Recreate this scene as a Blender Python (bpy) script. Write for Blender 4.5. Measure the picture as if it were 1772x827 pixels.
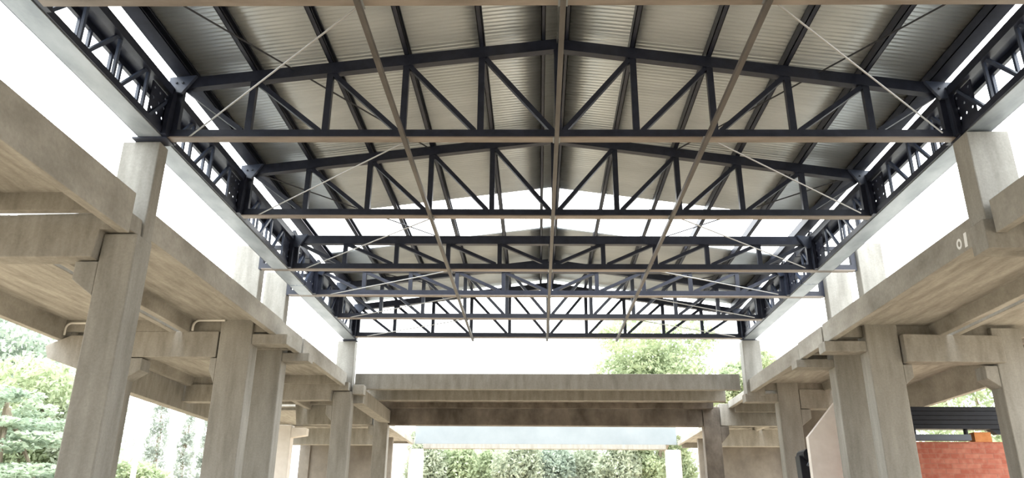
import bpy, bmesh, math, random
import numpy as np
from mathutils import Vector, Matrix

# ------------------------------------------------------------------ camera, world, sun, exposure
scene = bpy.context.scene
for o in list(bpy.data.objects):
    bpy.data.objects.remove(o)
col = scene.collection
EYE = 1.6                                     # eye height above the ground; z below is measured from the eye
cam_data = bpy.data.cameras.new('camera')
cam = bpy.data.objects.new('camera', cam_data)
col.objects.link(cam)
cam_data.sensor_fit = 'HORIZONTAL'
cam_data.sensor_width = 36.0
cam_data.lens = 1340.35 / 1772 * 36
cam_data.clip_end = 500
right = Vector((0.99947966, 0.03140585, 0.00735421))
up = Vector((0.00417678, -0.35209446, 0.93595515))
fwd = Vector((-0.03198384, 0.93543742, 0.35204242))
m = Matrix((right, up, -fwd)).transposed().to_4x4()
m.translation = Vector((0, 0, EYE))
cam.matrix_world = m
scene.camera = cam

world = bpy.data.worlds.new('overcast_sky')
scene.world = world
world.use_nodes = True
wn, wl = world.node_tree.nodes, world.node_tree.links
bg = wn['Background']
bg.inputs['Strength'].default_value = 5.2
tc = wn.new('ShaderNodeTexCoord')
nz = wn.new('ShaderNodeTexNoise'); nz.inputs['Scale'].default_value = 1.6; nz.inputs['Detail'].default_value = 3
rp = wn.new('ShaderNodeValToRGB')
rp.color_ramp.elements[0].position = 0.3; rp.color_ramp.elements[0].color = (0.88, 0.97, 1.0, 1)
rp.color_ramp.elements[1].position = 0.7; rp.color_ramp.elements[1].color = (1.0, 1.0, 0.99, 1)
wl.new(tc.outputs['Generated'], nz.inputs['Vector'])
wl.new(nz.outputs['Fac'], rp.inputs['Fac'])
wl.new(rp.outputs['Color'], bg.inputs['Color'])
sx = wn.new('ShaderNodeSeparateXYZ')                      # overcast sky: brighter overhead than at the horizon
mr = wn.new('ShaderNodeMapRange')
mr.inputs['From Min'].default_value = 0.0; mr.inputs['From Max'].default_value = 1.0
mr.inputs['To Min'].default_value = 2.5; mr.inputs['To Max'].default_value = 10.5
wl.new(tc.outputs['Generated'], sx.inputs[0]); wl.new(sx.outputs['Z'], mr.inputs['Value'])
wl.new(mr.outputs['Result'], bg.inputs['Strength'])

sun_data = bpy.data.lights.new('sun', 'SUN')
sun_data.energy = 3.0
sun_data.angle = math.radians(25)
sun_data.color = (1.0, 0.97, 0.92)
sun = bpy.data.objects.new('sun', sun_data)
col.objects.link(sun)
sun.rotation_euler = (math.radians(14), math.radians(-6), 0)
sun.location = (0, -10, 30)

vs = scene.view_settings
vs.view_transform = 'Standard'
vs.look = 'None'
vs.gamma = 1
vs.use_curve_mapping = False
vs.exposure = 0.0

# ------------------------------------------------------------------ materials
def new_mat(name, base, rough=0.8, metal=0.0, spec=0.4):
    mt = bpy.data.materials.new(name)
    mt.use_nodes = True
    b = mt.node_tree.nodes['Principled BSDF']
    b.inputs['Base Color'].default_value = (*base, 1)
    b.inputs['Roughness'].default_value = rough
    b.inputs['Metallic'].default_value = metal
    b.inputs['Specular IOR Level'].default_value = spec
    return mt

def noisy(name, c1, c2, scale=(3, 3, 3), rough=0.85, metal=0.0, spec=0.3, bump=0.0, fine=None, lo=0.35, hi=0.65, detail=6):
    mt = new_mat(name, c1, rough, metal, spec)
    n, l = mt.node_tree.nodes, mt.node_tree.links
    b = n['Principled BSDF']
    g = n.new('ShaderNodeNewGeometry')
    mp = n.new('ShaderNodeMapping'); mp.inputs['Scale'].default_value = scale
    t = n.new('ShaderNodeTexNoise'); t.inputs['Scale'].default_value = 1.0; t.inputs['Detail'].default_value = detail
    t.inputs['Roughness'].default_value = 0.6
    r = n.new('ShaderNodeValToRGB')
    r.color_ramp.elements[0].position = lo; r.color_ramp.elements[0].color = (*c1, 1)
    r.color_ramp.elements[1].position = hi; r.color_ramp.elements[1].color = (*c2, 1)
    l.new(g.outputs['Position'], mp.inputs['Vector'])
    l.new(mp.outputs['Vector'], t.inputs['Vector'])
    l.new(t.outputs['Fac'], r.inputs['Fac'])
    out = r.outputs['Color']
    if fine:
        t2 = n.new('ShaderNodeTexNoise'); t2.inputs['Scale'].default_value = fine; t2.inputs['Detail'].default_value = 8
        l.new(g.outputs['Position'], t2.inputs['Vector'])
        mx = n.new('ShaderNodeMix'); mx.data_type = 'RGBA'; mx.blend_type = 'OVERLAY'
        mx.inputs['Factor'].default_value = 0.28
        l.new(out, mx.inputs['A']); l.new(t2.outputs['Color'], mx.inputs['B'])
        hs = n.new('ShaderNodeHueSaturation'); hs.inputs['Saturation'].default_value = 0.0
        l.new(t2.outputs['Color'], hs.inputs['Color']); l.new(hs.outputs['Color'], mx.inputs['B'])
        out = mx.outputs['Result']
    l.new(out, b.inputs['Base Color'])
    if bump:
        t3 = n.new('ShaderNodeTexNoise'); t3.inputs['Scale'].default_value = 14; t3.inputs['Detail'].default_value = 8
        bp = n.new('ShaderNodeBump'); bp.inputs['Strength'].default_value = bump; bp.inputs['Distance'].default_value = 0.02
        l.new(g.outputs['Position'], t3.inputs['Vector'])
        l.new(t3.outputs['Fac'], bp.inputs['Height']); l.new(bp.outputs['Normal'], b.inputs['Normal'])
    return mt

M_CONC = noisy('concrete_column_cast', (0.195, 0.188, 0.170), (0.325, 0.318, 0.296), (3.5, 3.5, 0.6), fine=26, bump=0.15, lo=0.3, hi=0.7)
M_BEAM = noisy('concrete_beam_cast', (0.19, 0.179, 0.158), (0.33, 0.318, 0.29), (5.0, 5.0, 1.2), fine=22, bump=0.2, lo=0.25, hi=0.75)
M_PANEL = noisy('concrete_floor_panel', (0.215, 0.203, 0.18), (0.38, 0.368, 0.337), (5.5, 0.9, 1.5), fine=14, bump=0.3, lo=0.3, hi=0.7)
M_STAIN = noisy('stained_formwork_concrete', (0.085, 0.073, 0.062), (0.21, 0.185, 0.16), (1.6, 1.6, 0.9), fine=5, bump=0.4)
M_WALL = noisy('grey_brown_wall_render', (0.13, 0.115, 0.10), (0.20, 0.18, 0.155), (0.8, 0.8, 0.5), fine=4, bump=0.3)
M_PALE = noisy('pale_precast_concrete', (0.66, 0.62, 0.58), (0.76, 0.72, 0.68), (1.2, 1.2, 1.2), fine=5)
M_STEEL = noisy('navy_painted_steel', (0.012, 0.015, 0.028), (0.022, 0.026, 0.046), (6, 6, 6), rough=0.42, spec=0.5)
M_STEEL2 = new_mat('blue_grey_gusset_steel', (0.045, 0.058, 0.095), 0.4, 0.0, 0.5)
M_TAUPE = noisy('taupe_flange_steel', (0.20, 0.165, 0.14), (0.31, 0.265, 0.23), (1.2, 5, 5), rough=0.5, spec=0.5)
M_GALV = noisy('galvanised_steel', (0.24, 0.27, 0.30), (0.38, 0.41, 0.44), (2.5, 1.2, 2.5), rough=0.38, metal=0.35, spec=0.5)
M_ROOF = noisy('corrugated_roof_metal', (0.56, 0.60, 0.62), (0.66, 0.70, 0.72), (0.5, 1.5, 0.5), rough=0.34, metal=0.5, spec=0.5)
M_TIE = noisy('brown_grey_tie_steel', (0.065, 0.058, 0.053), (0.12, 0.108, 0.10), (5, 1.2, 5), rough=0.5, spec=0.5)
M_RIDGE = new_mat('dark_ridge_sheet', (0.16, 0.16, 0.17), 0.5, 0.2)
M_ROD = new_mat('dull_steel_rod', (0.42, 0.42, 0.42), 0.45, 0.5)
M_DROD = new_mat('dark_steel_rod', (0.03, 0.032, 0.04), 0.5, 0.2)
M_BLACK = noisy('black_coated_steel', (0.003, 0.004, 0.008), (0.007, 0.009, 0.016), (4, 4, 4), rough=0.5, spec=0.25)
M_GREY = new_mat('bare_grey_steel', (0.07, 0.08, 0.10), 0.45, 0.3)
M_CLAY = noisy('orange_clay_block', (0.40, 0.15, 0.05), (0.50, 0.21, 0.08), (6, 6, 6), bump=0.2)
M_WHITE = new_mat('white_plastic_pipe', (0.75, 0.74, 0.70), 0.4)
M_PARAPET = noisy('pale_blue_white_render', (0.20, 0.225, 0.24), (0.24, 0.265, 0.28), (0.6, 0.6, 0.6))
M_PAINT = new_mat('white_paint_mark', (0.85, 0.86, 0.86), 0.6)
M_GROUND = noisy('dusty_earth_ground', (0.33, 0.26, 0.18), (0.42, 0.34, 0.25), (0.3, 0.3, 0.3), fine=2)
M_BARK = noisy('tree_bark', (0.20, 0.16, 0.12), (0.32, 0.27, 0.21), (5, 5, 1.5), bump=0.5)
M_POLE = new_mat('pale_concrete_pole', (0.68, 0.62, 0.58), 0.7)

def brick_mat():
    mt = new_mat('red_brick_masonry', (0.5, 0.2, 0.13), 0.9)
    n, l = mt.node_tree.nodes, mt.node_tree.links
    b = n['Principled BSDF']
    g = n.new('ShaderNodeNewGeometry'); s = n.new('ShaderNodeSeparateXYZ'); c = n.new('ShaderNodeCombineXYZ')
    ad = n.new('ShaderNodeMath'); ad.operation = 'ADD'
    br = n.new('ShaderNodeTexBrick')
    br.inputs['Scale'].default_value = 1.0
    br.inputs['Brick Width'].default_value = 0.34; br.inputs['Row Height'].default_value = 0.118
    br.inputs['Mortar Size'].default_value = 0.010; br.inputs['Mortar Smooth'].default_value = 0.3
    br.inputs['Color1'].default_value = (0.30, 0.085, 0.055, 1); br.inputs['Color2'].default_value = (0.40, 0.145, 0.10, 1)
    br.inputs['Mortar'].default_value = (0.30, 0.125, 0.09, 1); br.inputs['Bias'].default_value = -0.25
    t = n.new('ShaderNodeTexNoise'); t.inputs['Scale'].default_value = 9; t.inputs['Detail'].default_value = 7
    r = n.new('ShaderNodeValToRGB')
    r.color_ramp.elements[0].position = 0.45; r.color_ramp.elements[0].color = (0, 0, 0, 1)
    r.color_ramp.elements[1].position = 0.75; r.color_ramp.elements[1].color = (0.35, 0.35, 0.35, 1)
    mx = n.new('ShaderNodeMix'); mx.data_type = 'RGBA'
    mx.inputs['B'].default_value = (0.50, 0.27, 0.20, 1)
    bp = n.new('ShaderNodeBump'); bp.inputs['Strength'].default_value = 0.6; bp.inputs['Distance'].default_value = 0.02; bp.invert = True
    l.new(g.outputs['Position'], s.inputs[0])
    l.new(s.outputs['X'], ad.inputs[0]); l.new(s.outputs['Y'], ad.inputs[1])
    l.new(ad.outputs[0], c.inputs['X']); l.new(s.outputs['Z'], c.inputs['Y'])
    l.new(c.outputs[0], br.inputs['Vector']); l.new(g.outputs['Position'], t.inputs['Vector'])
    l.new(t.outputs['Fac'], r.inputs['Fac']); l.new(r.outputs['Color'], mx.inputs['Factor'])
    l.new(br.outputs['Color'], mx.inputs['A']); l.new(mx.outputs['Result'], b.inputs['Base Color'])
    l.new(br.outputs['Fac'], bp.inputs['Height']); l.new(bp.outputs['Normal'], b.inputs['Normal'])
    return mt
M_BRICK = brick_mat()

def leaf_mat(name, c1, c2):  # washed-out, low-contrast leaf colours stand in for haze
    mt = bpy.data.materials.new(name); mt.use_nodes = True
    n, l = mt.node_tree.nodes, mt.node_tree.links
    n.clear()
    out = n.new('ShaderNodeOutputMaterial'); d = n.new('ShaderNodeBsdfDiffuse'); tr = n.new('ShaderNodeBsdfTranslucent')
    mix = n.new('ShaderNodeMixShader'); mix.inputs['Fac'].default_value = 0.45
    g = n.new('ShaderNodeNewGeometry'); t = n.new('ShaderNodeTexNoise'); t.inputs['Scale'].default_value = 0.7; t.inputs['Detail'].default_value = 5
    r = n.new('ShaderNodeValToRGB')
    r.color_ramp.elements[0].position = 0.35; r.color_ramp.elements[0].color = (*c1, 1)
    r.color_ramp.elements[1].position = 0.62; r.color_ramp.elements[1].color = (*c2, 1)
    l.new(g.outputs['Position'], t.inputs['Vector']); l.new(t.outputs['Fac'], r.inputs['Fac'])
    l.new(r.outputs['Color'], d.inputs['Color']); l.new(r.outputs['Color'], tr.inputs['Color'])
    l.new(d.outputs[0], mix.inputs[1]); l.new(tr.outputs[0], mix.inputs[2]); l.new(mix.outputs[0], out.inputs['Surface'])
    return mt
M_LEAF_A = leaf_mat('grey_green_leaves', (0.30, 0.36, 0.30), (0.46, 0.52, 0.44))
M_LEAF_B = leaf_mat('yellow_green_leaves', (0.34, 0.40, 0.26), (0.50, 0.56, 0.38))
M_LEAF_C = leaf_mat('cedar_needles', (0.28, 0.35, 0.27), (0.44, 0.51, 0.39))
M_LEAF_D = leaf_mat('pale_olive_leaves', (0.32, 0.36, 0.27), (0.48, 0.52, 0.41))
M_LEAF_E = leaf_mat('cypress_foliage', (0.34, 0.38, 0.34), (0.48, 0.52, 0.48))

# ------------------------------------------------------------------ mesh helpers
class MB:
    def __init__(s): s.v = []; s.f = []
    def add(s, vs, fs):
        k = len(s.v); s.v += [tuple(v) for v in vs]; s.f += [tuple(i + k for i in f) for f in fs]; return s
    def box(s, x0, x1, y0, y1, z0, z1):
        return s.add([(x0,y0,z0),(x1,y0,z0),(x1,y1,z0),(x0,y1,z0),(x0,y0,z1),(x1,y0,z1),(x1,y1,z1),(x0,y1,z1)],
                     [(0,3,2,1),(4,5,6,7),(0,1,5,4),(1,2,6,5),(2,3,7,6),(3,0,4,7)])
    def prism_y(s, pts, y0, y1):                      # polygon in (x, z) extruded along y
        n = len(pts)
        a = sum(pts[i][0]*pts[(i+1)%n][1] - pts[(i+1)%n][0]*pts[i][1] for i in range(n))
        if a < 0: pts = pts[::-1]
        return s.add([(x, y0, z) for x, z in pts] + [(x, y1, z) for x, z in pts],
                     [tuple(range(n)), tuple(range(2*n-1, n-1, -1))] + [((i+1)%n, i, i+n, (i+1)%n+n) for i in range(n)])
    def prism_x(s, pts, x0, x1):                      # polygon in (y, z) extruded along x
        n = len(pts)
        a = sum(pts[i][0]*pts[(i+1)%n][1] - pts[(i+1)%n][0]*pts[i][1] for i in range(n))
        if a < 0: pts = pts[::-1]
        return s.add([(x0, y, z) for y, z in pts] + [(x1, y, z) for y, z in pts],
                     [tuple(range(n-1, -1, -1)), tuple(range(n, 2*n))] + [(i, (i+1)%n, (i+1)%n+n, i+n) for i in range(n)])
    def bar(s, p, q, w, h, upv=(0, 0, 1)):            # rectangular bar from p to q; w across, h along upv
        p, q = Vector(p), Vector(q); d = (q-p).normalized(); u = Vector(upv)
        a = d.cross(u)
        if a.length < 1e-4: a = d.cross(Vector((0, 1, 0)))
        a.normalize(); b = a.cross(d).normalized()
        vs = []
        for c in (p, q):
            for i, j in ((-1,-1),(1,-1),(1,1),(-1,1)): vs.append(c + a*(w/2*i) + b*(h/2*j))
        return s.add(vs, [(0,1,2,3),(7,6,5,4),(0,4,5,1),(1,5,6,2),(2,6,7,3),(3,7,4,0)])
    def tube(s, pts, r, n=8):
        pts = [Vector(p) for p in pts]; k = len(s.v); rings = []
        for i, p in enumerate(pts):
            d = (pts[min(i+1, len(pts)-1)] - pts[max(i-1, 0)]).normalized()
            a = d.cross(Vector((0.13, 0.31, 0.94))).normalized(); b = a.cross(d)
            rr = r[i] if isinstance(r, (list, tuple)) else r
            rings.append([p + (a*math.cos(2*math.pi*j/n) + b*math.sin(2*math.pi*j/n))*rr for j in range(n)])
        vs = [v for g in rings for v in g]; fs = []
        for i in range(len(pts)-1):
            for j in range(n): fs.append((i*n+j, i*n+(j+1)%n, (i+1)*n+(j+1)%n, (i+1)*n+j))
        fs.append(tuple(range(n))[::-1]); fs.append(tuple(range((len(pts)-1)*n, len(pts)*n)))
        return s.add(vs, fs)
    def mesh(s, name, mat, org):
        me = bpy.data.meshes.new(name)
        me.from_pydata([(x-org[0], y-org[1], z+EYE-org[2]) for x, y, z in s.v], [], s.f)
        bm = bmesh.new(); bm.from_mesh(me); bmesh.ops.recalc_face_normals(bm, faces=bm.faces); bm.to_mesh(me); bm.free()
        me.materials.append(mat)
        return me

def base_of(vs):
    xs = [v[0] for v in vs]; ys = [v[1] for v in vs]; zs = [v[2] for v in vs]
    return ((min(xs)+max(xs))/2, (min(ys)+max(ys))/2, min(zs)+EYE)

def tag(o, label=None, cat=None, group=None, kind=None):
    if label: o['label'] = label
    if cat: o['category'] = cat
    if group: o['group'] = group
    if kind: o['kind'] = kind
    return o

def obj(name, mb, mat, label=None, cat=None, group=None, kind=None, parent=None, bevel=0.0):
    org = parent.location if parent else base_of(mb.v)
    o = bpy.data.objects.new(name, mb.mesh(name, mat, org))
    col.objects.link(o)
    if parent: o.parent = parent
    else: o.location = org
    if bevel:
        bv = o.modifiers.new('bevel', 'BEVEL'); bv.width = bevel; bv.segments = 2; bv.limit_method = 'ANGLE'; bv.angle_limit = math.radians(40)
    return tag(o, label, cat, group, kind or (None if parent else 'thing'))

def sub(name, mb, mat, parent, root, label=None, kind=None):       # sub-part: vertices relative to the thing's base
    o = bpy.data.objects.new(name, mb.mesh(name, mat, root.location))
    col.objects.link(o); o.parent = parent
    return tag(o, label, kind=kind)

def thing(name, loc, label, cat, group=None):
    o = bpy.data.objects.new(name, None); o.empty_display_size = 0.3
    col.objects.link(o); o.location = (loc[0], loc[1], loc[2]+EYE)
    return tag(o, label, cat, group, 'thing')

# ------------------------------------------------------------------ ground
g = MB(); n = 24
for i in range(n+1):
    for j in range(n+1):
        x = -130 + 260*i/n; y = -60 + 260*j/n
        g.v.append((x, y, -EYE - 0.02 + (0.25*math.sin(x*0.11)*math.cos(y*0.09) if abs(x) > 16 or y > 48 else 0.0)*0.8))
for i in range(n):
    for j in range(n):
        a = i*(n+1)+j; g.f.append((a, a+n+1, a+n+2, a+1))
go = obj('floor', g, M_GROUND, kind='structure')

# ------------------------------------------------------------------ precast columns
def column(label, x0, x1, y0, y1, top, corbels=(), head=None, mat=M_CONC, group='lower concrete columns', bottom=-EYE):
    """corbels: (side, z_top, reach, z_low) ; head: (x0,x1,y0,y1,z0,z1) upper shaft cast with it"""
    t = thing('concrete_column', ((x0+x1)/2, (y0+y1)/2, bottom), label, 'column', group)
    b = MB().box(x0, x1, y0, y1, bottom, top)
    obj('shaft', b, mat, parent=t, bevel=0.022)
    for side, zt, reach, zl in corbels:
        xa = x0 if side < 0 else x1
        xb = xa + side*reach
        c = MB().prism_y([(xa, zt), (xb, zt), (xb, zt-0.27), (xa, zl)], y0+0.015, y1-0.015)
        obj('corbel', c, mat, parent=t, bevel=0.015)
    if head:
        obj('upper_shaft', MB().box(*head), mat, parent=t, bevel=0.018)
    return t

# left row
column('full-height concrete column on the left carrying the first girder bearing, nearest the camera', -6.30, -5.79, 10.33, 10.78, 4.0, [(-1, 3.58, 0.34, 3.06)], head=(-6.43, -5.84, 10.56, 10.84, 4.0, 5.62))
column('left concrete column with a short bracket reaching inward, the nearer of the double pair', -7.20, -6.46, 17.0, 17.45, 4.47, [(-1, 3.58, 0.15, 3.0)])
column('left concrete column just behind its twin, the farther of the double pair', -7.14, -6.40, 19.0, 19.45, 4.47, [(-1, 3.58, 0.15, 3.0)])
column('slim full-height concrete column at the left corner beside the end beam', -6.33, -5.76, 24.0, 24.42, 4.0, [(-1, 3.58, 0.2, 3.1)], head=(-6.36, -5.80, 24.12, 24.45, 4.0, 5.62))
# right row
column('right concrete column, widest in view, standing left of the red brick wall', 7.25, 7.96, 17.0, 17.45, 4.40, [(1, 3.44, 0.2, 3.0)])
column('right concrete column with bright edge, directly behind and left of the widest one', 7.25, 7.97, 19.0, 19.45, 4.40, [(1, 3.44, 0.2, 3.0)])
column('concrete column at the right corner near the end beam, with a rounded corbel', 7.32, 7.96, 24.0, 24.42, 4.36, [(1, 3.5, 0.3, 3.0)])
column('concrete column at the right of the nearest bay carrying the first bracket', 7.25, 7.96, 10.33, 10.80, 4.35, [(1, 3.44, 0.2, 3.0)])
# outer rows
column('outer left concrete column hidden mostly behind the nearest left column', -9.95, -9.25, 17.0, 17.45, 4.47, [(1, 3.58, 0.35, 3.1)], group='outer concrete columns')
column('outer left concrete column at the corner bay behind the double pair', -10.0, -9.35, 24.0, 24.42, 4.0, [(1, 3.58, 0.2, 3.1)], group='outer concrete columns')
column('outer right concrete column at the photo edge, right of the red brick wall', 9.98, 10.62, 17.0, 17.45, 4.26, [(-1, 3.42, 0.28, 2.95)], group='outer concrete columns')
column('outer right concrete column in the corner bay behind the pale stair panel', 9.98, 10.6, 24.0, 24.42, 4.26, [(-1, 3.42, 0.2, 2.95)], group='outer concrete columns')
# rows under and past the end bay
column('concrete column under the left end of the deep stained beam', -6.05, -5.53, 29.0, 29.4, 4.3, [(-1, 3.55, 0.2, 3.2)], mat=M_BEAM, group='rear concrete columns')
column('concrete column with dark stains under the right end of the deep stained beam', 6.05, 6.66, 29.0, 29.4, 4.3, [(1, 3.6, 0.3, 3.0)], mat=M_STAIN, group='rear concrete columns')
column('pale slim concrete column beyond the corner, seen left of the left corner column', -9.75, -9.1, 29.0, 29.4, 3.6, [(1, 3.5, 0.55, 3.15)], mat=M_PALE, group='rear concrete columns')
column('outer right concrete column of the deep stained beam frame', 10.0, 10.6, 29.0, 29.4, 3.6, [(-1, 3.5, 0.3, 3.15)], group='rear concrete columns')
column('bright column at the left edge of the far opening', -6.80, -6.05, 42.0, 42.4, 4.0, mat=M_PALE, group='far concrete columns')
column('bright column at the right edge of the far opening', 6.70, 7.48, 42.0, 42.4, 4.0, mat=M_PALE, group='far concrete columns')

# upper stub columns that carry the steel bearings
def stub(label, x0, x1, y0, y1, z0, z1, mat=M_CONC, grp='upper concrete stub columns'):
    return obj('stub_column', MB().box(x0, x1, y0, y1, z0, z1), mat, label, 'column', grp, bevel=0.018)
stub('upper concrete stub on the right carrying the first girder bearing, with stepped foot', 6.40, 7.02, 10.45, 10.86, 4.2, 5.62)
stub('pale upper stub on the left holding the flat-topped truss bracket', -7.13, -6.50, 17.1, 17.4, 4.56, 6.3)
stub('pale upper stub on the left just behind, at the second bracketed truss', -7.10, -6.50, 19.1, 19.4, 4.56, 6.3)
stub('pale upper stub on the right holding the flat-topped truss bracket', 7.40, 7.97, 17.1, 17.4, 4.44, 6.3)
stub('pale upper stub on the right just behind, at the second bracketed truss', 7.37, 7.97, 19.1, 19.4, 4.44, 6.3)
stub('slim pale upper stub at the right corner above the end beam', 6.40, 6.95, 24.0, 24.4, 3.9, 5.62)

# inward brackets under the floor edges
def bracket(label, x0, x1, y0, y1, z0, z1):
    return obj('concrete_bracket', MB().box(x0, x1, y0, y1, z0, z1), M_BEAM, label, 'concrete bracket', 'inward brackets under the floor edges', bevel=0.012)
bracket('short concrete bracket reaching inward from the nearer double column on the left', -6.46, -5.66, 17.02, 17.43, 3.90, 4.13)
bracket('short concrete bracket reaching inward from the farther double column on the left', -6.40, -5.72, 19.02, 19.43, 3.92, 4.13)
bracket('concrete bracket block under the right first stub, above the nearest right column', 6.34, 7.25, 10.42, 10.82, 3.76, 4.2)
bracket('short concrete bracket reaching inward from the widest right column', 6.34, 7.25, 17.02, 17.43, 3.74, 3.97)
bracket('short concrete bracket reaching inward from the second right column', 6.34, 7.25, 19.02, 19.43, 3.78, 3.97)
bracket('concrete bracket under the slim stub at the right corner', 6.34, 7.32, 24.02, 24.40, 3.72, 3.97)
bracket('small square bracket block at the left corner column by the end beam', -5.76, -5.40, 24.05, 24.4, 3.92, 4.22)

# ------------------------------------------------------------------ cross beams on the corbels
def beam(label, pts, y0, y1, loops=(), mat=M_BEAM, group='cross beams of the side floors'):
    t = thing('cross_beam', (sum(p[0] for p in pts)/len(pts), (y0+y1)/2, min(p[1] for p in pts)), label, 'beam', group)
    obj('beam_body', MB().prism_y(pts, y0, y1), mat, parent=t, bevel=0.014)
    for x, y, z in loops:
        r = 0.045
        obj('lifting_loop', MB().tube([(x + r*math.cos(a), y, z + 0.03 + r*math.sin(a)) for a in [math.radians(d) for d in range(-60, 241, 25)]], 0.011, 6), M_DROD, parent=t)
    return t
beam('stained concrete cross beam with a lifting loop, left of the nearest left column', [(-9.9, 4.19), (-5.88, 4.29), (-5.86, 4.02), (-6.29, 4.02), (-6.33, 3.6), (-9.9, 3.6)], 10.2, 10.55, [(-6.92, 10.35, 4.24)])
beam('concrete cross beam resting on the corbel of the nearer double column', [(-9.22, 4.19), (-7.23, 4.19), (-7.23, 3.6), (-9.22, 3.6)], 17.0, 17.4)
beam('tapered cantilever beam on the outer left side above the trees', [(-11.2, 3.86), (-10.65, 4.10), (-9.97, 4.10), (-9.97, 3.2), (-11.1, 3.58)], 17.02, 17.42)
beam('concrete cross beam ending over the slim left corner column', [(-9.33, 4.23), (-5.84, 4.27), (-5.84, 4.02), (-6.35, 4.02), (-6.38, 3.72), (-9.33, 3.68)], 23.85, 24.12, [(-6.9, 24.0, 4.26)])
beam('outer cantilever beam at the left corner bay', [(-11.25, 4.22), (-10.02, 4.22), (-10.02, 3.68), (-11.2, 3.68)], 24.02, 24.4)
beam('concrete cross beam between the widest right column and the outer right column', [(7.99, 4.09), (10.1, 4.05), (10.1, 3.46), (7.99, 3.48)], 16.85, 17.25)
beam('grey cross beam from the right corner column, behind the pale stair panel', [(7.98, 4.10), (9.96, 4.10), (9.96, 3.52), (7.98, 3.52)], 24.02, 24.4)
beam('concrete cross beam at the nearest right column', [(7.98, 4.09), (10.4, 4.05), (10.4, 3.46), (7.98, 3.48)], 10.35, 10.75)
beam('ragged-topped cross beam behind the left corner column, second in depth', [(-9.08, 4.52), (-6.12, 4.52), (-6.12, 3.62), (-8.95, 3.62)], 29.02, 29.38, group='rear cross beams')
beam('dark cross beam right of the stained right column', [(6.68, 4.42), (9.9, 4.42), (9.9, 3.62), (6.68, 3.62)], 29.02, 29.38, group='rear cross beams')
beam('pale far cross beam seen low between the left columns', [(-11.2, 4.2), (-7.0, 4.2), (-7.0, 3.5), (-11.2, 3.5)], 35.0, 35.4, group='rear cross beams')
beam('pale far cross beam seen low between the right columns', [(7.3, 4.2), (11.8, 4.2), (11.8, 3.5), (7.3, 3.5)], 35.0, 35.4, group='rear cross beams')

# ------------------------------------------------------------------ ribbed floor panels of the side wings
def panel(label, xi, xo, y0, y1, top, fasc, stem_w=0.15, outer_bottom=4.16, dia=True, mark=False, group='ribbed floor panels'):
    s = 1 if xo > xi else -1                           # s: direction away from the opening
    fl = top - 0.11
    pts = [(xi, top), (xo, top), (xo, outer_bottom), (xo - s*0.17, outer_bottom), (xo - s*0.22, fl), (xi + s*(stem_w+0.05), fl), (xi + s*stem_w, fasc), (xi, fasc)]
    t = thing('floor_panel', ((xi+xo)/2, (y0+y1)/2, fasc), label, 'floor panel', group)
    obj('ribbed_slab', MB().prism_y(pts, y0, y1), M_PANEL, parent=t, bevel=0.012)
    if dia:
        xa, xb = sorted((xi + s*(stem_w+0.03), xo - s*0.19))
        for yy in (y0+0.25, y1-0.30):
            d = MB().box(xa, xb, yy, yy+0.14, max(fasc, 4.17)+0.02 if s < 0 else 4.08, fl+0.002)
            obj('end_rib', d, M_BEAM, parent=t)
    if mark:
        x = xi - 0.004
        p = MB()
        y, z = 11.36, 4.16
        ring = []
        for k in range(16):
            a = 2*math.pi*k/16
            ring.append((math.cos(a), math.sin(a)))
        vs = [(x, y + 0.075*c, z + 0.085*sn) for c, sn in ring] + [(x, y + 0.035*c, z + 0.045*sn) for c, sn in ring]
        p.add(vs, [(k, (k+1)%16, 16+(k+1)%16, 16+k) for k in range(16)])
        p.add([(x, 11.14, 4.05), (x, 11.22, 4.05), (x, 11.20, 4.27), (x, 11.12, 4.27)], [(0, 1, 2, 3)])
        obj('painted_mark', p, M_PAINT, parent=t, label='white painted marks')
    return t
panel('ribbed concrete floor panel at upper left, its deep edge running out of the photo', -5.84, -8.08, -14.2, 10.18, 4.57, 3.95)  # floor lengthened unseen behind the camera to cut light from there
panel('outer ribbed floor panel at far left above the stained cross beam', -8.20, -11.0, -14.2, 10.18, 4.57, 4.2)
panel('long ribbed floor panel between the nearest left column and the double pair', -5.93, -8.08, 10.9, 17.38, 4.56, 4.13)
panel('outer ribbed floor panel above the trees on the left', -8.22, -11.02, 10.9, 17.3, 4.56, 4.17, outer_bottom=4.0)
panel('short floor panel bridging the double pair on the left', -5.97, -8.08, 17.46, 19.18, 4.56, 4.13)
panel('ribbed floor panel from the left double pair to the corner column', -5.95, -8.08, 19.26, 24.0, 4.56, 4.15)
panel('outer ribbed floor panel of the left corner bay', -8.22, -11.02, 17.33, 24.4, 4.56, 4.17, outer_bottom=4.17)
panel('ribbed floor panel at the right photo edge before the first stub', 6.46, 8.95, -14.2, 10.38, 4.47, 3.97)
panel('outer ribbed floor panel beyond the right photo edge', 9.05, 11.7, -14.2, 10.38, 4.47, 4.1)
panel('long ribbed floor panel with white painted marks on its edge', 6.48, 8.93, 10.9, 17.42, 4.44, 4.0, mark=True, outer_bottom=4.05)
panel('outer ribbed floor panel above the right outer column', 9.06, 11.7, 10.9, 17.42, 4.44, 4.05)
panel('short floor panel bridging the two right columns', 6.48, 8.93, 17.5, 19.18, 4.42, 4.0, outer_bottom=4.05)
panel('ribbed floor panel from the second right column to the right corner', 6.50, 8.93, 19.26, 24.37, 4.40, 4.0, outer_bottom=4.05)
panel('outer ribbed floor panel of the right corner bay, deep edge above black steel', 9.06, 11.7, 17.5, 26.6, 4.40, 4.05, outer_bottom=3.55)
obj('edge_beam', MB().box(-11.38, -11.06, 19.3, 27.4, 3.44, 4.4), M_BEAM, 'outer concrete edge beam low on the left, above the slim cypresses', 'beam', bevel=0.012)
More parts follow.
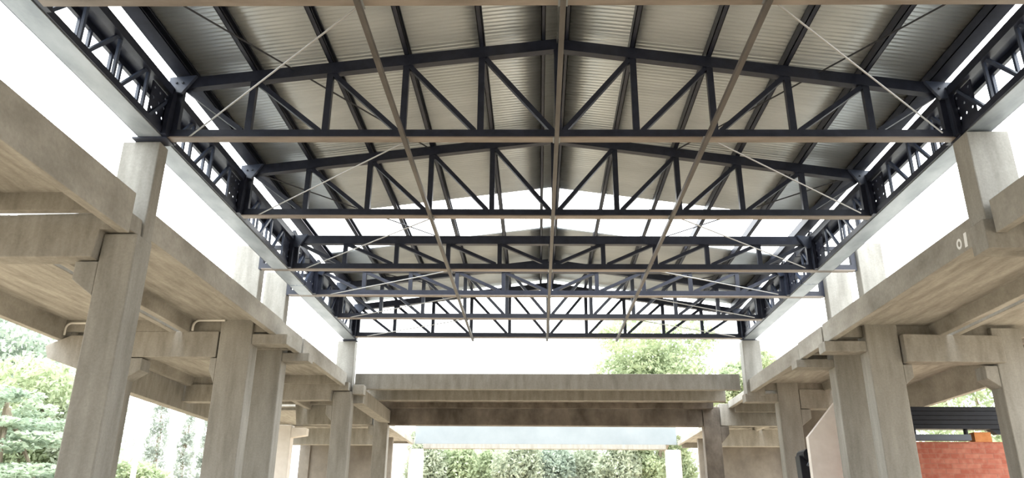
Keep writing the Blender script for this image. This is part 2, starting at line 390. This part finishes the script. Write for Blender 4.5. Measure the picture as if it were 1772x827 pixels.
# rear wings around the far opening
panel('floor panel behind the left corner, above the ragged cross beam', -6.1, -8.6, 24.5, 29.0, 4.56, 4.3, group='rear floor panels')
panel('outer floor panel behind the left corner', -8.7, -11.1, 24.5, 29.0, 4.56, 4.3, group='rear floor panels')
panel('floor panel behind the right corner, above the crossing ribs', 7.0, 9.4, 24.5, 29.0, 4.5, 4.25, group='rear floor panels')
panel('far floor panel along the left edge of the far opening', -6.55, -8.9, 29.5, 42.0, 4.45, 4.22, group='rear floor panels')
panel('far outer floor panel on the left', -9.0, -11.3, 29.5, 42.0, 4.45, 4.22, group='rear floor panels')
panel('far floor panel along the right edge of the far opening', 7.32, 9.7, 29.5, 42.0, 4.45, 4.22, group='rear floor panels')
panel('far outer floor panel on the right', 9.8, 12.2, 29.5, 42.0, 4.45, 4.22, group='rear floor panels')

# ------------------------------------------------------------------ end bay closing the opening
t = thing('edge_beam', (0.35, 24.7, 4.15), 'long weathered concrete edge beam spanning the back of the roofed space', 'beam')
obj('beam_body', MB().prism_x([(24.55, 4.17), (24.75, 4.17), (24.8, 4.55), (26.55, 4.55), (26.6, 4.14), (26.78, 4.14), (26.78, 4.66), (24.55, 4.66)], -5.82, 6.36), M_BEAM, parent=t, bevel=0.01)
t = thing('floor_panel', (0.35, 28, 4.14), 'ribbed floor panel spanning between edge beam and deep stained beam', 'floor panel')
obj('ribbed_slab', MB().prism_x([(26.84, 4.14), (27.0, 4.14), (27.05, 4.55), (28.7, 4.55), (28.75, 4.2), (28.97, 4.2), (28.97, 4.66), (26.84, 4.66)], -5.98, 6.4), M_STAIN, parent=t, bevel=0.01)
beam('deep dark-stained concrete beam spanning the whole opening under the edge beam', [(-5.51, 4.36), (6.03, 4.32), (6.03, 3.6), (-5.51, 3.62)], 29.02, 29.38, mat=M_STAIN, group='rear cross beams')
beam('lengthwise concrete block behind the left corner column, left of the deep stained beam', [(-5.85, 4.13), (-5.45, 4.13), (-5.45, 3.68), (-5.85, 3.68)], 24.3, 29.0, group='rear cross beams')
obj('far_edge_beam', MB().box(-6.05, 6.7, 42.0, 42.4, 4.02, 4.26), M_BEAM, 'thin brown edge beam across the far opening', 'beam', bevel=0.01)
obj('parapet_wall', MB().prism_y([(-6.5, 4.27), (7.3, 4.27), (7.3, 5.9), (-6.5, 5.9)], 42.05, 42.3), M_PARAPET, 'pale bluish-white parapet wall above the far edge beam', 'wall')

# ------------------------------------------------------------------ infill walls, stair panel, brickwork
def wall(name, x0, x1, y0, y1, z1, mat, joints=()):
    w = tag(thing(name, ((x0+x1)/2, (y0+y1)/2, -EYE), None, None), kind='structure')
    obj('wall_face', MB().box(x0, x1, y0, y1, -EYE, z1), mat, parent=w)
    for x in joints:
        obj('wall_pier', MB().box(x-0.12, x+0.12, y0-0.1, y0, -EYE, z1), mat, parent=w)
    return w
wall('wall_left', -11.4, -6.95, 38.0, 38.25, 4.15, M_WALL, (-11.0, -9.2, -7.4))
wall('wall_right', 7.6, 12.2, 38.0, 38.25, 4.15, M_WALL, (8.0, 11.6))
obj('wall_back', MB().box(8.2, 11.7, 26.75, 26.95, -EYE, 4.02), M_WALL, kind='structure', bevel=0.01)
obj('wall_unseen_shading', MB().box(-11.5, 12.2, -14.6, -14.3, -EYE, 7.0), M_WALL, kind='structure', bevel=0.01)  # unseen wall added behind the camera to darken the column fronts

sp = MB().prism_y([(7.17, -EYE), (8.30, -EYE), (8.30, 3.62), (7.98, 3.28), (7.17, 2.38)], 21.3, 21.5)
obj('stair_panel', sp, M_PALE, 'pale precast stair side panel with a sloped top, between the right columns', 'concrete panel', bevel=0.01)

obj('brick_wall', MB().box(8.2, 12.6, 19.75, 20.0, -EYE, 2.10), M_BRICK, 'red brick wall at lower right behind the widest column', 'brick wall')
cb = MB()
for dx0, dx1, dz0, dz1 in ((0,.40,0,.03),(0,.40,.20,.23),(0,.03,.03,.20),(.37,.40,.03,.20),(.185,.215,.03,.20),(.03,.37,.10,.125)):
    cb.box(10.66+dx0, 10.66+dx1, 19.74, 19.98, 2.10+dz0, 2.10+dz1)
cb.box(10.66, 11.06, 19.735, 19.745, 2.10, 2.33)
obj('clay_block', cb, M_CLAY, 'orange hollow clay block lying on top of the brick wall', 'clay block')

# black steel members stacked on the wall
def channel_x(x0, x1, y0, y1, z0, z1, th=0.018):
    return MB().prism_x([(y0, z0), (y1, z0), (y1, z0+th), (y0+th, z0+th), (y0+th, z1-th), (y1, z1-th), (y1, z1), (y0, z1)], x0, x1)
names = ['lowest', 'second', 'third', 'fourth', 'topmost']
for k in range(5):
    z0 = 2.40 + k*0.108
    obj('steel_channel', channel_x(8.2 if k else 8.0, 11.62 - 0.03*k, 19.66, 19.96, z0, z0+0.10), M_BLACK,
        'black steel channel in the stack above the brick wall, %s of five' % names[k], 'steel channel', 'black steel channels stacked above the brick wall', bevel=0.004)
obj('steel_channel', channel_x(8.2, 10.55, 19.68, 19.9, 2.13, 2.27), M_GREY, 'grey steel channel lying directly on the brick wall under the black stack', 'steel channel')
for x, w in ((9.25, 'left'), (10.5, 'right')):
    obj('steel_spacer', MB().bar((x, 19.8, 2.27), (x, 19.8, 2.40), 0.05, 0.12), M_BLACK, 'small black spacer under the %s part of the channel stack' % w, 'spacer')
mc = thing('bolted_bracket', (11.3, 19.8, 2.10), 'black bolted steel bracket at the right end of the channel stack', 'bracket')
obj('bracket_plate', MB().prism_y([(11.05, 2.4), (11.62, 2.4), (11.62, 2.11), (11.42, 2.11), (11.42, 2.28), (11.2, 2.28)], 19.7, 19.9), M_BLACK, parent=mc)
obj('bolt', MB().tube([(11.52, 19.68, 2.3), (11.52, 19.72, 2.3)], 0.035, 8), M_GREY, parent=mc)
# dark hoist drum on the wall ledge beside the stair panel
hz = thing('winch', (7.40, 22.4, 1.2), 'small black winch hanging beside the pale stair panel', 'winch')
obj('housing', MB().prism_y([(7.20, 2.0), (7.64, 1.85), (7.76, 1.5), (7.56, 1.25), (7.22, 1.35)], 22.3, 22.7), M_BLACK, parent=hz, bevel=0.02)
dr = obj('drum', MB().tube([(7.44, 22.15, 2.0), (7.44, 22.8, 2.0)], 0.17, 14), M_BLACK, parent=hz)
sub('handle', MB().tube([(7.33, 22.12, 1.7), (7.56, 22.1, 2.05)], 0.03, 6), M_GREY, dr, hz)

# white pipes bent over the beams
def pipe(label, x0, x1, y, z0, z1):
    s = 1 if x1 > x0 else -1
    r = 0.14
    pts = [(x0, y, z0)] + [(x0 + s*r*(1-math.cos(a)), y, z1 - r + r*math.sin(a)) for a in [math.radians(d) for d in range(0, 91, 15)]] + [(x1, y, z1)]
    obj('bent_pipe', MB().tube(pts, 0.026, 8), M_WHITE, label, 'pipe', 'white pipes bent over the cross beams')
pipe('white bent pipe above the beam at the nearer left double column', -7.82, -7.1, 16.95, 4.19, 4.43)
pipe('white bent pipe above the outer left cantilever beam', -10.8, -9.9, 17.0, 4.10, 4.38)

# ------------------------------------------------------------------ steel roof trusses
CX, HALF = 0.34, 6.05
XL, XR = CX-HALF, CX+HALF
def skew(x, y): return y + (x-CX)*0.018
def ztop(x): return 6.66 + 0.80*(1-abs(x-CX)/HALF) - 0.009*(x-CX)
DX = HALF/5

def truss(label, y, gabled=True, bracketed=False, ends=True, zoff=0.0, chord=M_STEEL, posts_only=False):
    T = thing('roof_truss', (CX, y, 5.65), label, 'truss', 'steel roof trusses')
    yc = lambda x: skew(x, y)
    zt = (lambda x: ztop(x)+zoff) if gabled else (lambda x: 6.48)
    x0, x1 = XL, XR
    if bracketed: x0, x1 = -6.42, 7.32
    obj('bottom_chord', MB().bar((x0, yc(x0), 5.735), (x1, yc(x1), 5.735), 0.12, 0.13), chord, parent=T)
    obj('bottom_flange', MB().bar((x0, yc(x0), 5.660), (x1, yc(x1), 5.660), 0.16, 0.02), M_TAUPE, parent=T, label='taupe underside flange')  # separate lighter taupe strip along the chord underside
    if gabled:
        obj('top_chord', MB().bar((XL, yc(XL), zt(XL)-0.1), (CX, yc(CX), zt(CX)-0.1), 0.13, 0.19), chord, parent=T)
        obj('top_chord', MB().bar((CX, yc(CX), zt(CX)-0.1), (XR, yc(XR), zt(XR)-0.1), 0.13, 0.19), chord, parent=T)
    else:
        obj('top_chord', MB().bar((XL, yc(XL), 6.39), (XR, yc(XR), 6.39), 0.13, 0.20), chord, parent=T)
    for k in range(-5, 6):
        x = CX + k*DX
        if abs(k) == 5: x -= 0.06*(1 if k > 0 else -1)
        w = 0.10
        obj('post', MB().bar((x, yc(x), 5.79), (x, yc(x), zt(x)-0.17), w, 0.09, (0, 1, 0)), chord, parent=T)
    for s in (-1, 1):
        for k in range(5, 0, -1):
            xa = CX + s*k*DX - (s*0.1 if k == 5 else 0); xb = CX + s*(k-1)*DX + s*0.09
            obj('diagonal', MB().bar((xa - s*0.06, yc(xa), zt(xa)-0.20), (xb, yc(xb), 5.80), 0.075, 0.085, (0, 1, 0)), chord, parent=T)
    if ends:
        for s, x in ((-1, XL), (1, XR)):
            gp = MB()
            xa, xb = sorted((x - s*0.02, x + s*0.05))
            gp.prism_x([(yc(x)-0.20, 5.66), (yc(x)+0.20, 5.66), (yc(x)+0.20, 6.0), (yc(x)+0.12, 6.55), (yc(x)-0.12, 6.6), (yc(x)-0.20, 6.0)], xa, xb)
            obj('end_plate', gp, M_STEEL, parent=T)
            cap = MB(); zz = zt(x)
            cap.prism_y([(x - s*0.32, zz+0.02), (x + s*0.10, zz-0.02), (x + s*0.10, zz-0.26), (x - s*0.12, zz-0.30)], yc(x)-0.13, yc(x)-0.07)
            gs = obj('gusset', cap, M_STEEL2, parent=T, label='blue-grey gusset plate')
            if 9 < y < 15:
                for k in range(2):
                    bx = x - s*(0.02+0.10*k)
                    sub('bolt', MB().tube([(bx, yc(x)-0.155, zz-0.12), (bx, yc(x)-0.13, zz-0.12)], 0.018, 6), M_GREY, gs, T)
    if bracketed:
        for s, xe, xs in ((-1, -6.44, -6.50), (1, 7.32, 7.38)):
            obj('bracket_post', MB().bar((xe, yc(xe), 5.66), (xe, yc(xe), 6.24), 0.10, 0.12, (0, 1, 0)), chord, parent=T)
            xi = XL if s < 0 else XR
            obj('bracket_arm', MB().bar((xe, yc(xe), 6.2), (xi, yc(xi), 6.2), 0.10, 0.09), chord, parent=T)
    return T
TY = [7.32, 10.68, 13.85, 17.12, 19.25, 21.55, 23.85]
truss('dark steel truss nearest the camera, only its underside showing along the top of the photo', TY[0])
truss('gabled dark steel truss bearing on the first full-height left column, largest in full view', TY[1])
truss('gabled dark steel truss second in full view, between the largest one and the flat-topped one', TY[2])
truss('flat-topped dark steel truss with its lower chord reaching out to stubs on both sides', TY[3], gabled=False, bracketed=True)
truss('second bracketed steel truss just behind the flat-topped one', TY[4], gabled=False, bracketed=True)
truss('gabled steel truss under the far roof sheets, next to last', TY[5])
truss('last gabled steel truss with thin reddish-looking chords against the white sky', TY[6])

# ------------------------------------------------------------------ purlins, ridge pieces, ties and rods
ord_ = ['first', 'second', 'third', 'fourth']
def purlin(x, label, y0=-14.0, y1=24.05, w=0.085, h=0.17):
    z = ztop(x) + 0.005
    th = 0.012
    b = MB()
    b.box(x-w/2, x-w/2+th, y0, y1, z, z+h)
    b.box(x-w/2, x+w/2, y0, y1, z, z+th)
    b.box(x-w/2, x+w/2, y0, y1, z+h-th, z+h)
    b.box(x+w/2-th, x+w/2, y0, y1, z+h-0.03, z+h)
    b.box(x+w/2-th, x+w/2, y0, y1, z, z+0.03)
    obj('purlin', b, M_STEEL, label, 'purlin', 'roof purlins')
for s, nm in ((-1, 'left'), (1, 'right')):
    purlin(CX + s*(HALF-0.11), 'dark steel eave purlin along the %s edge of the roof' % nm, w=0.25)
    for k in range(1, 5):
        purlin(CX + s*(HALF - k*DX), 'dark steel purlin under the roof sheets, %s in from the %s eave' % (ord_[k-1], nm))
    purlin(CX + s*0.19 - 0.03, 'dark steel ridge purlin on the %s side of the ridge' % nm, w=0.07)
    xg = CX + s*(HALF+0.02)
    xo = CX + s*(HALF+0.075)
    xa, xb = sorted((xg, xo))
    gt = MB().box(xa, xb, -14.0, 24.0, 6.80, 6.815)
    gt.box(xb-0.012 if s > 0 else xa, xb if s > 0 else xa+0.012, -14.0, 24.0, 6.80, 6.90)
    obj('eave_flashing', gt, M_GALV, 'bright galvanised flashing strip along the %s roof edge' % nm, 'flashing')

def roof(y0, y1, side, label, near):
    pitch, amp, seg = 0.092, 0.034, 8
    nrow = int((y1-y0)/pitch*seg)
    xs = [CX, CX + side*2.0, CX + side*4.0, CX + side*(HALF+0.02)]
    vs, fs = [], []
    for r in range(nrow+1):
        y = y0 + (y1-y0)*r/nrow
        dz = -amp*abs(math.sin(math.pi*(y-y0)/pitch)) + amp*0.5
        for x in xs: vs.append((x, y, ztop(x) + 0.200 + dz))
    for r in range(nrow):
        for c in range(3):
            a = r*4+c
            fs.append((a, a+1, a+5, a+4) if side > 0 else (a, a+4, a+5, a+1))
    mb = MB(); mb.add(vs, fs)
    org = base_of(mb.v)
    me = bpy.data.meshes.new('roof_sheeting'); me.from_pydata([(x-org[0], y-org[1], z+EYE-org[2]) for x, y, z in vs], [], fs)
    me.materials.append(M_ROOF)
    me.polygons.foreach_set('use_smooth', [True]*len(me.polygons))
    o = bpy.data.objects.new('roof_sheeting', me); col.objects.link(o); o.location = org
    sd = o.modifiers.new('thickness', 'SOLIDIFY'); sd.thickness = 0.004; sd.offset = 1
    tag(o, label, 'roof sheet', 'corrugated roof sheeting')
roof(-14.0, 16.85, -1, 'corrugated metal roofing on the left slope of the near roof', True)  # unseen length behind the camera added to shade the interior
roof(-14.0, 16.85, 1, 'corrugated metal roofing on the right slope of the near roof', True)
roof(19.45, 24.15, -1, 'corrugated metal roofing on the left slope of the far roof', False)
roof(19.45, 24.15, 1, 'corrugated metal roofing on the right slope of the far roof', False)
for y0, y1, nm in ((-14.0, 16.85, 'near'), (19.45, 24.15, 'far')):
    b = MB(); zz = ztop(CX)+0.215
    b.prism_y([(CX-0.3, zz-0.03), (CX, zz+0.01), (CX+0.3, zz-0.03), (CX+0.3, zz-0.022), (CX, zz+0.018), (CX-0.3, zz-0.022)], y0, y1)
    obj('ridge_cap', b, M_GALV, 'folded metal ridge cap on top of the %s roof' % nm, 'ridge cap')

for x, nm in ((-2.03, 'left'), (0.31, 'centre'), (2.68, 'right')):
    T = thing('tie_bar', (x, 15, 5.59), 'taupe steel tie bar running under the lower chords, %s line' % nm, 'tie bar', 'tie bars under the lower chords')
    xe = x*0.93 if x > 1 else x
    obj('bar', MB().bar((x, 1.5, 5.615), (xe, 24.0, 5.615), 0.065, 0.065), M_TIE, parent=T)
    for y in TY:
        xx = x + (xe-x)*(y-1.5)/22.5
        obj('clip_plate', MB().box(xx-0.055, xx+0.055, y-0.09, y+0.09, 5.642, 5.650), M_GALV, parent=T)

bays = ['nearest', 'second', 'third', 'fourth', 'fifth', 'last']
for i in range(6):
    for s, nm, xt in ((-1, 'left', -2.03), (1, 'right', 2.68)):
        xe = XL+0.25 if s < 0 else XR-0.25
        b = MB().tube([(xt, TY[i]+0.06, 5.68), (xe, TY[i+1]-0.08, 5.68)], 0.013, 6)
        obj('bracing_rod', b, M_ROD, 'thin light bracing rod from the tie bar to the %s girder, %s bay' % (nm, bays[i]), 'rod', 'light bracing rods at lower chord level')
for (ya, yb, w) in ((7.4, 13.8, 'nearest'), (13.9, 19.2, 'middle'), (19.3, 23.8, 'farthest')):
    for s, nm in ((-1, 'left'), (1, 'right')):
        xa = CX + s*(HALF-0.1); xb = CX + s*DX*2
        b = MB().tube([(xa, ya, ztop(xa)-0.06), (xb, yb, ztop(xb)-0.06)], 0.014, 6)
        obj('bracing_rod', b, M_DROD, 'thin dark cross-bracing rod under the %s roof slope, %s pair' % (nm, w), 'rod', 'dark bracing rods in the roof plane')

# ------------------------------------------------------------------ lattice girders along both sides
def plate_holes(x0, x1, yc, zc, n, m_, s, r):      # plate in the y-z plane with a grid of octagonal holes
    b = MB()
    for i in range(n):
        for j in range(m_):
            cy = yc + (i-(n-1)/2)*s; cz = zc + (j-(m_-1)/2)*s
            o8, i8 = [], []
            for k in range(8):
                a = k*math.pi/4
                c_, s_ = math.cos(a), math.sin(a); mm = max(abs(c_), abs(s_))
                o8.append((cy + c_/mm*s/2, cz + s_/mm*s/2)); i8.append((cy + c_*r, cz + s_*r))
            vs = [(xx, p, q) for xx in (x0, x1) for p, q in o8 + i8]
            fs = []
            for k in range(8):
                q = (k+1) % 8
                fs += [(k, q, 8+q, 8+k), (16+k, 24+k, 24+q, 16+q), (8+k, 8+q, 24+q, 24+k)]
            b.add(vs, fs)
    return b

def girder(side, y0, y1, label):
    if side < 0: xi, xo = -5.79, -6.14
    else: xi, xo = 6.46, 6.81
    xa, xb = sorted((xi, xo)); s = side
    G = thing('lattice_girder', ((xa+xb)/2, (y0+y1)/2, 5.65), label, 'girder', 'side lattice girders')
    obj('bottom_plate', MB().box(xa, xb, y0, y1, 5.65, 5.665), M_GALV, parent=G, label='light galvanised underside plate')
    b = MB().box(xi-0.03, xi+0.03, y0, y1, 5.665, 5.77); obj('bottom_chord', b, M_STEEL, parent=G)
    b = MB().box(xo-0.03, xo+0.03, y0, y1, 5.665, 5.74); obj('bottom_chord', b, M_STEEL, parent=G)
    b = MB().box(min(xi+0.045*s, xi-0.085*s), max(xi+0.045*s, xi-0.085*s), y0, y1, 6.36, 6.50); obj('top_chord', b, M_STEEL, parent=G)
    b = MB().box(xo-0.03, xo+0.03, y0, y1, 6.40, 6.50); obj('top_chord', b, M_STEEL, parent=G)
    obj('top_plate', MB().box(xa, xb, y0, y1, 6.50, 6.512), M_STEEL, parent=G)
    P = 0.82
    n = int((y1-y0)/P)
    P = (y1-y0)/n
    for k in range(n):
        ya = y0 + k*P
        if ya < 2.5: continue
        near = lambda yq: any(abs(yq - ty) < 0.36 for ty in TY[1:])
        if not near(ya+P*0.4):
            obj('diagonal', MB().bar((xi, ya+0.04, 5.76), (xi, ya+P*0.72, 6.38), 0.05, 0.05, (1, 0, 0)), M_STEEL2, parent=G)
        for q in (0.30, 0.62):
            if not near(ya+P*q):
                obj('post', MB().bar((xo, ya+P*q, 5.73), (xo, ya+P*q, 6.42), 0.045, 0.05, (0, 1, 0)), M_STEEL2, parent=G)
        if not near(ya+P*0.85):
            obj('post', MB().bar((xi, ya+P*0.80, 5.76), (xi, ya+P*0.80, 6.38), 0.04, 0.05, (0, 1, 0)), M_STEEL2, parent=G)
    for y in TY:
        if y0 <= y <= y1 and y > 7:
            yy = skew(xi, y)
            obj('bolted_plate', plate_holes(min(xi, xi+s*0.012), max(xi, xi+s*0.012), yy-0.36, 6.01, 3, 4, 0.17, 0.024), M_STEEL, parent=G)
            obj('cover_plate', MB().box(min(xi, xi - s*0.09), max(xi, xi - s*0.09), yy-0.14, yy-0.02, 5.68, 6.4), M_STEEL2, parent=G)
    return G
girder(-1, -14.0, 18.2, 'long lattice girder along the left side of the near roof')
girder(-1, 18.25, 24.25, 'far lattice girder along the left side, past the bracketed trusses')
girder(1, -14.0, 18.2, 'long lattice girder along the right side of the near roof')
girder(1, 18.25, 24.25, 'far lattice girder along the right side, past the bracketed trusses')

for (x0, x1, y0, y1, z, w) in ((-6.24, -5.70, 10.45, 10.72, 5.62, 'first left column'), (6.40, 6.92, 10.6, 10.88, 5.62, 'first right stub'),
                            (-6.2, -5.75, 24.0, 24.3, 5.62, 'left corner column'), (6.42, 6.88, 24.02, 24.3, 5.62, 'right corner stub')):
    obj('bearing_plate', MB().box(x0, x1, y0, y1, z, z+0.03), M_STEEL, 'dark bearing plate between girder and the %s' % w, 'plate', 'girder bearing plates')

# ------------------------------------------------------------------ trees and pole
def leaves(rng, blobs, count, size, flat=0.0):
    vol = np.array([b[3]*b[4]*b[5] for b in blobs]) ** 0.8
    pick = rng.choice(len(blobs), count, p=vol/vol.sum())
    B = np.array(blobs)[pick]
    d = rng.normal(size=(count, 3)); d /= np.linalg.norm(d, axis=1)[:, None]
    # twig clumps spread through the outer part of every blob
    clump = rng.normal(size=(260, 3)); clump /= np.linalg.norm(clump, axis=1)[:, None]
    cl = clump[rng.integers(0, 260, count)]
    rad = rng.uniform(0.45, 1.0, count) ** 0.6
    p = B[:, :3] + (cl*rad[:, None] + d*rng.uniform(0, 0.22, count)[:, None]) * B[:, 3:6]
    a = rng.normal(size=(count, 3)); a[:, 2] *= (1-flat); a /= np.linalg.norm(a, axis=1)[:, None]
    b = np.cross(a, rng.normal(size=(count, 3))); b /= np.linalg.norm(b, axis=1)[:, None]
    sz = size*rng.uniform(0.6, 1.4, count)[:, None]
    v = np.stack([p - a*sz, p - b*sz*0.45, p + a*sz, p + b*sz*0.45], axis=1).reshape(-1, 3)
    return v

def tree(label, name, x, y, trunk_h, trunk_r, blobs, count, size, mat, seed, cat='tree', group='trees around the building', flat=0.0):
    rng = np.random.default_rng(seed)
    T = thing(name, (x, y, -EYE), label, cat, group)
    tb = MB(); rr = random.Random(seed)
    lean = rr.uniform(-0.3, 0.3)
    tb.tube([(x + lean*(k/5)**2 + 0.08*math.sin(k*2.1+seed), y, -EYE + trunk_h*k/5) for k in range(6)], [trunk_r*(1-0.13*k) for k in range(6)], 9)
    for b in blobs[:7]:
        z0 = -EYE + trunk_h*rr.uniform(0.55, 0.95)
        tb.tube([(x+lean*0.5, y, z0), (x + b[0]*0.5, y + b[1]*0.5, (z0 + b[2]-EYE)/2+0.3), (x + b[0], y + b[1], b[2]-EYE)], [trunk_r*0.4, trunk_r*0.25, trunk_r*0.1], 6)
    obj('trunk', tb, M_BARK, parent=T)
    v = leaves(rng, blobs, count, size, flat)                     # relative to the tree's base
    me = bpy.data.meshes.new('foliage')
    me.vertices.add(len(v)); me.vertices.foreach_set('co', v.astype(np.float32).ravel())
    nf = len(v)//4
    me.loops.add(nf*4); me.loops.foreach_set('vertex_index', np.arange(nf*4, dtype=np.int32))
    me.polygons.add(nf); me.polygons.foreach_set('loop_start', np.arange(0, nf*4, 4, dtype=np.int32))
    me.update(calc_edges=True); me.validate()
    me.materials.append(mat)
    o = bpy.data.objects.new('foliage', me); col.objects.link(o); o.parent = T
    return T

def crown(seed, cz, R, H, n=9):
    r = random.Random(seed); out = []
    for k in range(n):
        a = r.uniform(0, 2*math.pi); q = r.uniform(0.15, 0.75)
        out.append((math.cos(a)*R*q, math.sin(a)*R*q, cz + r.uniform(-0.5, 0.5)*H, R*r.uniform(0.35, 0.55), R*r.uniform(0.35, 0.55), H*r.uniform(0.16, 0.28)))
    out.append((0, 0, cz, R*0.75, R*0.75, H*0.42))
    return out

tree('tall grey-green broadleaf tree at the far left, highest of the trees there', 'broadleaf_tree', -27.5, 39, 7, 0.35, crown(3, 8.0, 6.5, 8.0, 12), 22000, 0.17, M_LEAF_A, 3)
tree('bright yellow-green tree in front of the tall grey-green one at left', 'broadleaf_tree', -20.6, 31, 4, 0.2, crown(4, 4.9, 2.4, 5.4), 12000, 0.13, M_LEAF_B, 4)
tree('green tree partly behind the nearest left column', 'broadleaf_tree', -18.2, 31, 4, 0.2, crown(5, 4.0, 1.2, 4.2), 7000, 0.12, M_LEAF_D, 5)
cb_ = []
rc = random.Random(8)
for k in range(7):
    R = 4.3 - 0.5*k
    for j in range(6):
        a = 2*math.pi*j/6 + k
        cb_.append((math.cos(a)*R*rc.uniform(0.45, 0.8), math.sin(a)*R*rc.uniform(0.45, 0.8), 1.2 + 0.72*k + rc.uniform(-0.3, 0.3), R*0.5, R*0.5, rc.uniform(0.16, 0.28)))
tree('cedar with flat tiered branches at the lower left photo edge', 'cedar_tree', -17.8, 26, 5.6, 0.22, cb_, 34000, 0.10, M_LEAF_C, 8, flat=0.75)
tree('dense bush-like tree behind the left columns, under the cypresses', 'broadleaf_tree', -21.6, 43, 4, 0.2, crown(9, 3.3, 2.4, 4.0), 9000, 0.14, M_LEAF_B, 9)
tree('pale green tree glimpsed low between the two left corner columns', 'broadleaf_tree', -16.2, 48, 4, 0.2, crown(10, 3.4, 1.4, 3.4), 7000, 0.14, M_LEAF_B, 10)
for i, (x, y, h, w, lb) in enumerate(((-23.3, 48, 9.6, 0.75, 'leftmost of the three slim cypresses behind the left columns'),
                                      (-22.3, 50, 9.2, 0.62, 'middle one of the three slim cypresses behind the left columns'),
                                      (-19.3, 46, 8.4, 0.62, 'rightmost of the three slim cypresses, against the left double pair'))):
    bl = [(0, 0, 1.2 + (h-1.6)*k/6, w*(1.0 if k < 4 else 1.15-0.18*(k-3)), w*(1.0 if k < 4 else 1.15-0.18*(k-3)), h/9) for k in range(7)]
    tree('tall narrow grey-green cypress, ' + lb, 'cypress_tree', x, y, h*0.8, 0.16, bl, 5200, 0.10, M_LEAF_E, 20+i, group='cypresses behind the left columns')
tree('large pale green tree rising above the end beam at right', 'broadleaf_tree', 9.6, 62, 11, 0.4, crown(31, 13.0, 5.6, 6.0, 14), 30000, 0.17, M_LEAF_B, 31)
tree('smaller pale tree right of the large one, cut off by the right corner stub', 'broadleaf_tree', 16.2, 62, 10, 0.35, crown(32, 12.2, 3.2, 4.6, 8), 14000, 0.17, M_LEAF_B, 32)
far_row = ((-8.6, M_LEAF_D, 'leafy tree at the left end of the row seen through the far opening'),
           (-6.2, M_LEAF_B, 'bright leafy tree, second from the left in the row beyond the far opening'),
           (-3.8, M_LEAF_B, 'bright leafy tree, third from the left in the row beyond the far opening'),
           (-1.4, M_LEAF_D, 'olive tree left of the middle of the row beyond the far opening'),
           (1.0, M_LEAF_A, 'dull grey-green tree in the middle of the row beyond the far opening'),
           (3.4, M_LEAF_D, 'olive tree just right of the middle grey-green one'),
           (5.8, M_LEAF_D, 'olive tree, third from the right in the row beyond the far opening'),
           (8.2, M_LEAF_B, 'leafy tree, second from the right in the row beyond the far opening'),
           (10.6, M_LEAF_B, 'leafy tree at the right end of the row seen through the far opening'))
for i, (x, mt, lb) in enumerate(far_row):
    tree(lb, 'broadleaf_tree', x, 60 + (i % 3)*1.6, 6, 0.25, [(0, 0, 2.6, 1.7, 1.7, 2.2), (0.3, 0, 5.9, 1.6, 1.6, 2.2)] + crown(40+i, 5.2, 2.1, 5.0, 8), 15000, 0.15, mt, 40+i, group='row of trees beyond the far opening')
tree('green tree seen over the black steel stack at right', 'broadleaf_tree', 22.5, 40, 6, 0.3, crown(51, 6.2, 4.4, 7.0, 10), 13000, 0.15, M_LEAF_B, 51)

pl = thing('utility_pole', (-18.3, 36, -EYE), 'tall pale utility pole standing behind the left columns', 'pole')
obj('mast', MB().tube([(-18.3, 36, -EYE), (-18.3, 36, 8.6)], [0.14, 0.09], 10), M_POLE, parent=pl)
obj('crossarm', MB().bar((-18.9, 36, 8.2), (-17.7, 36, 8.2), 0.08, 0.1), M_POLE, parent=pl)
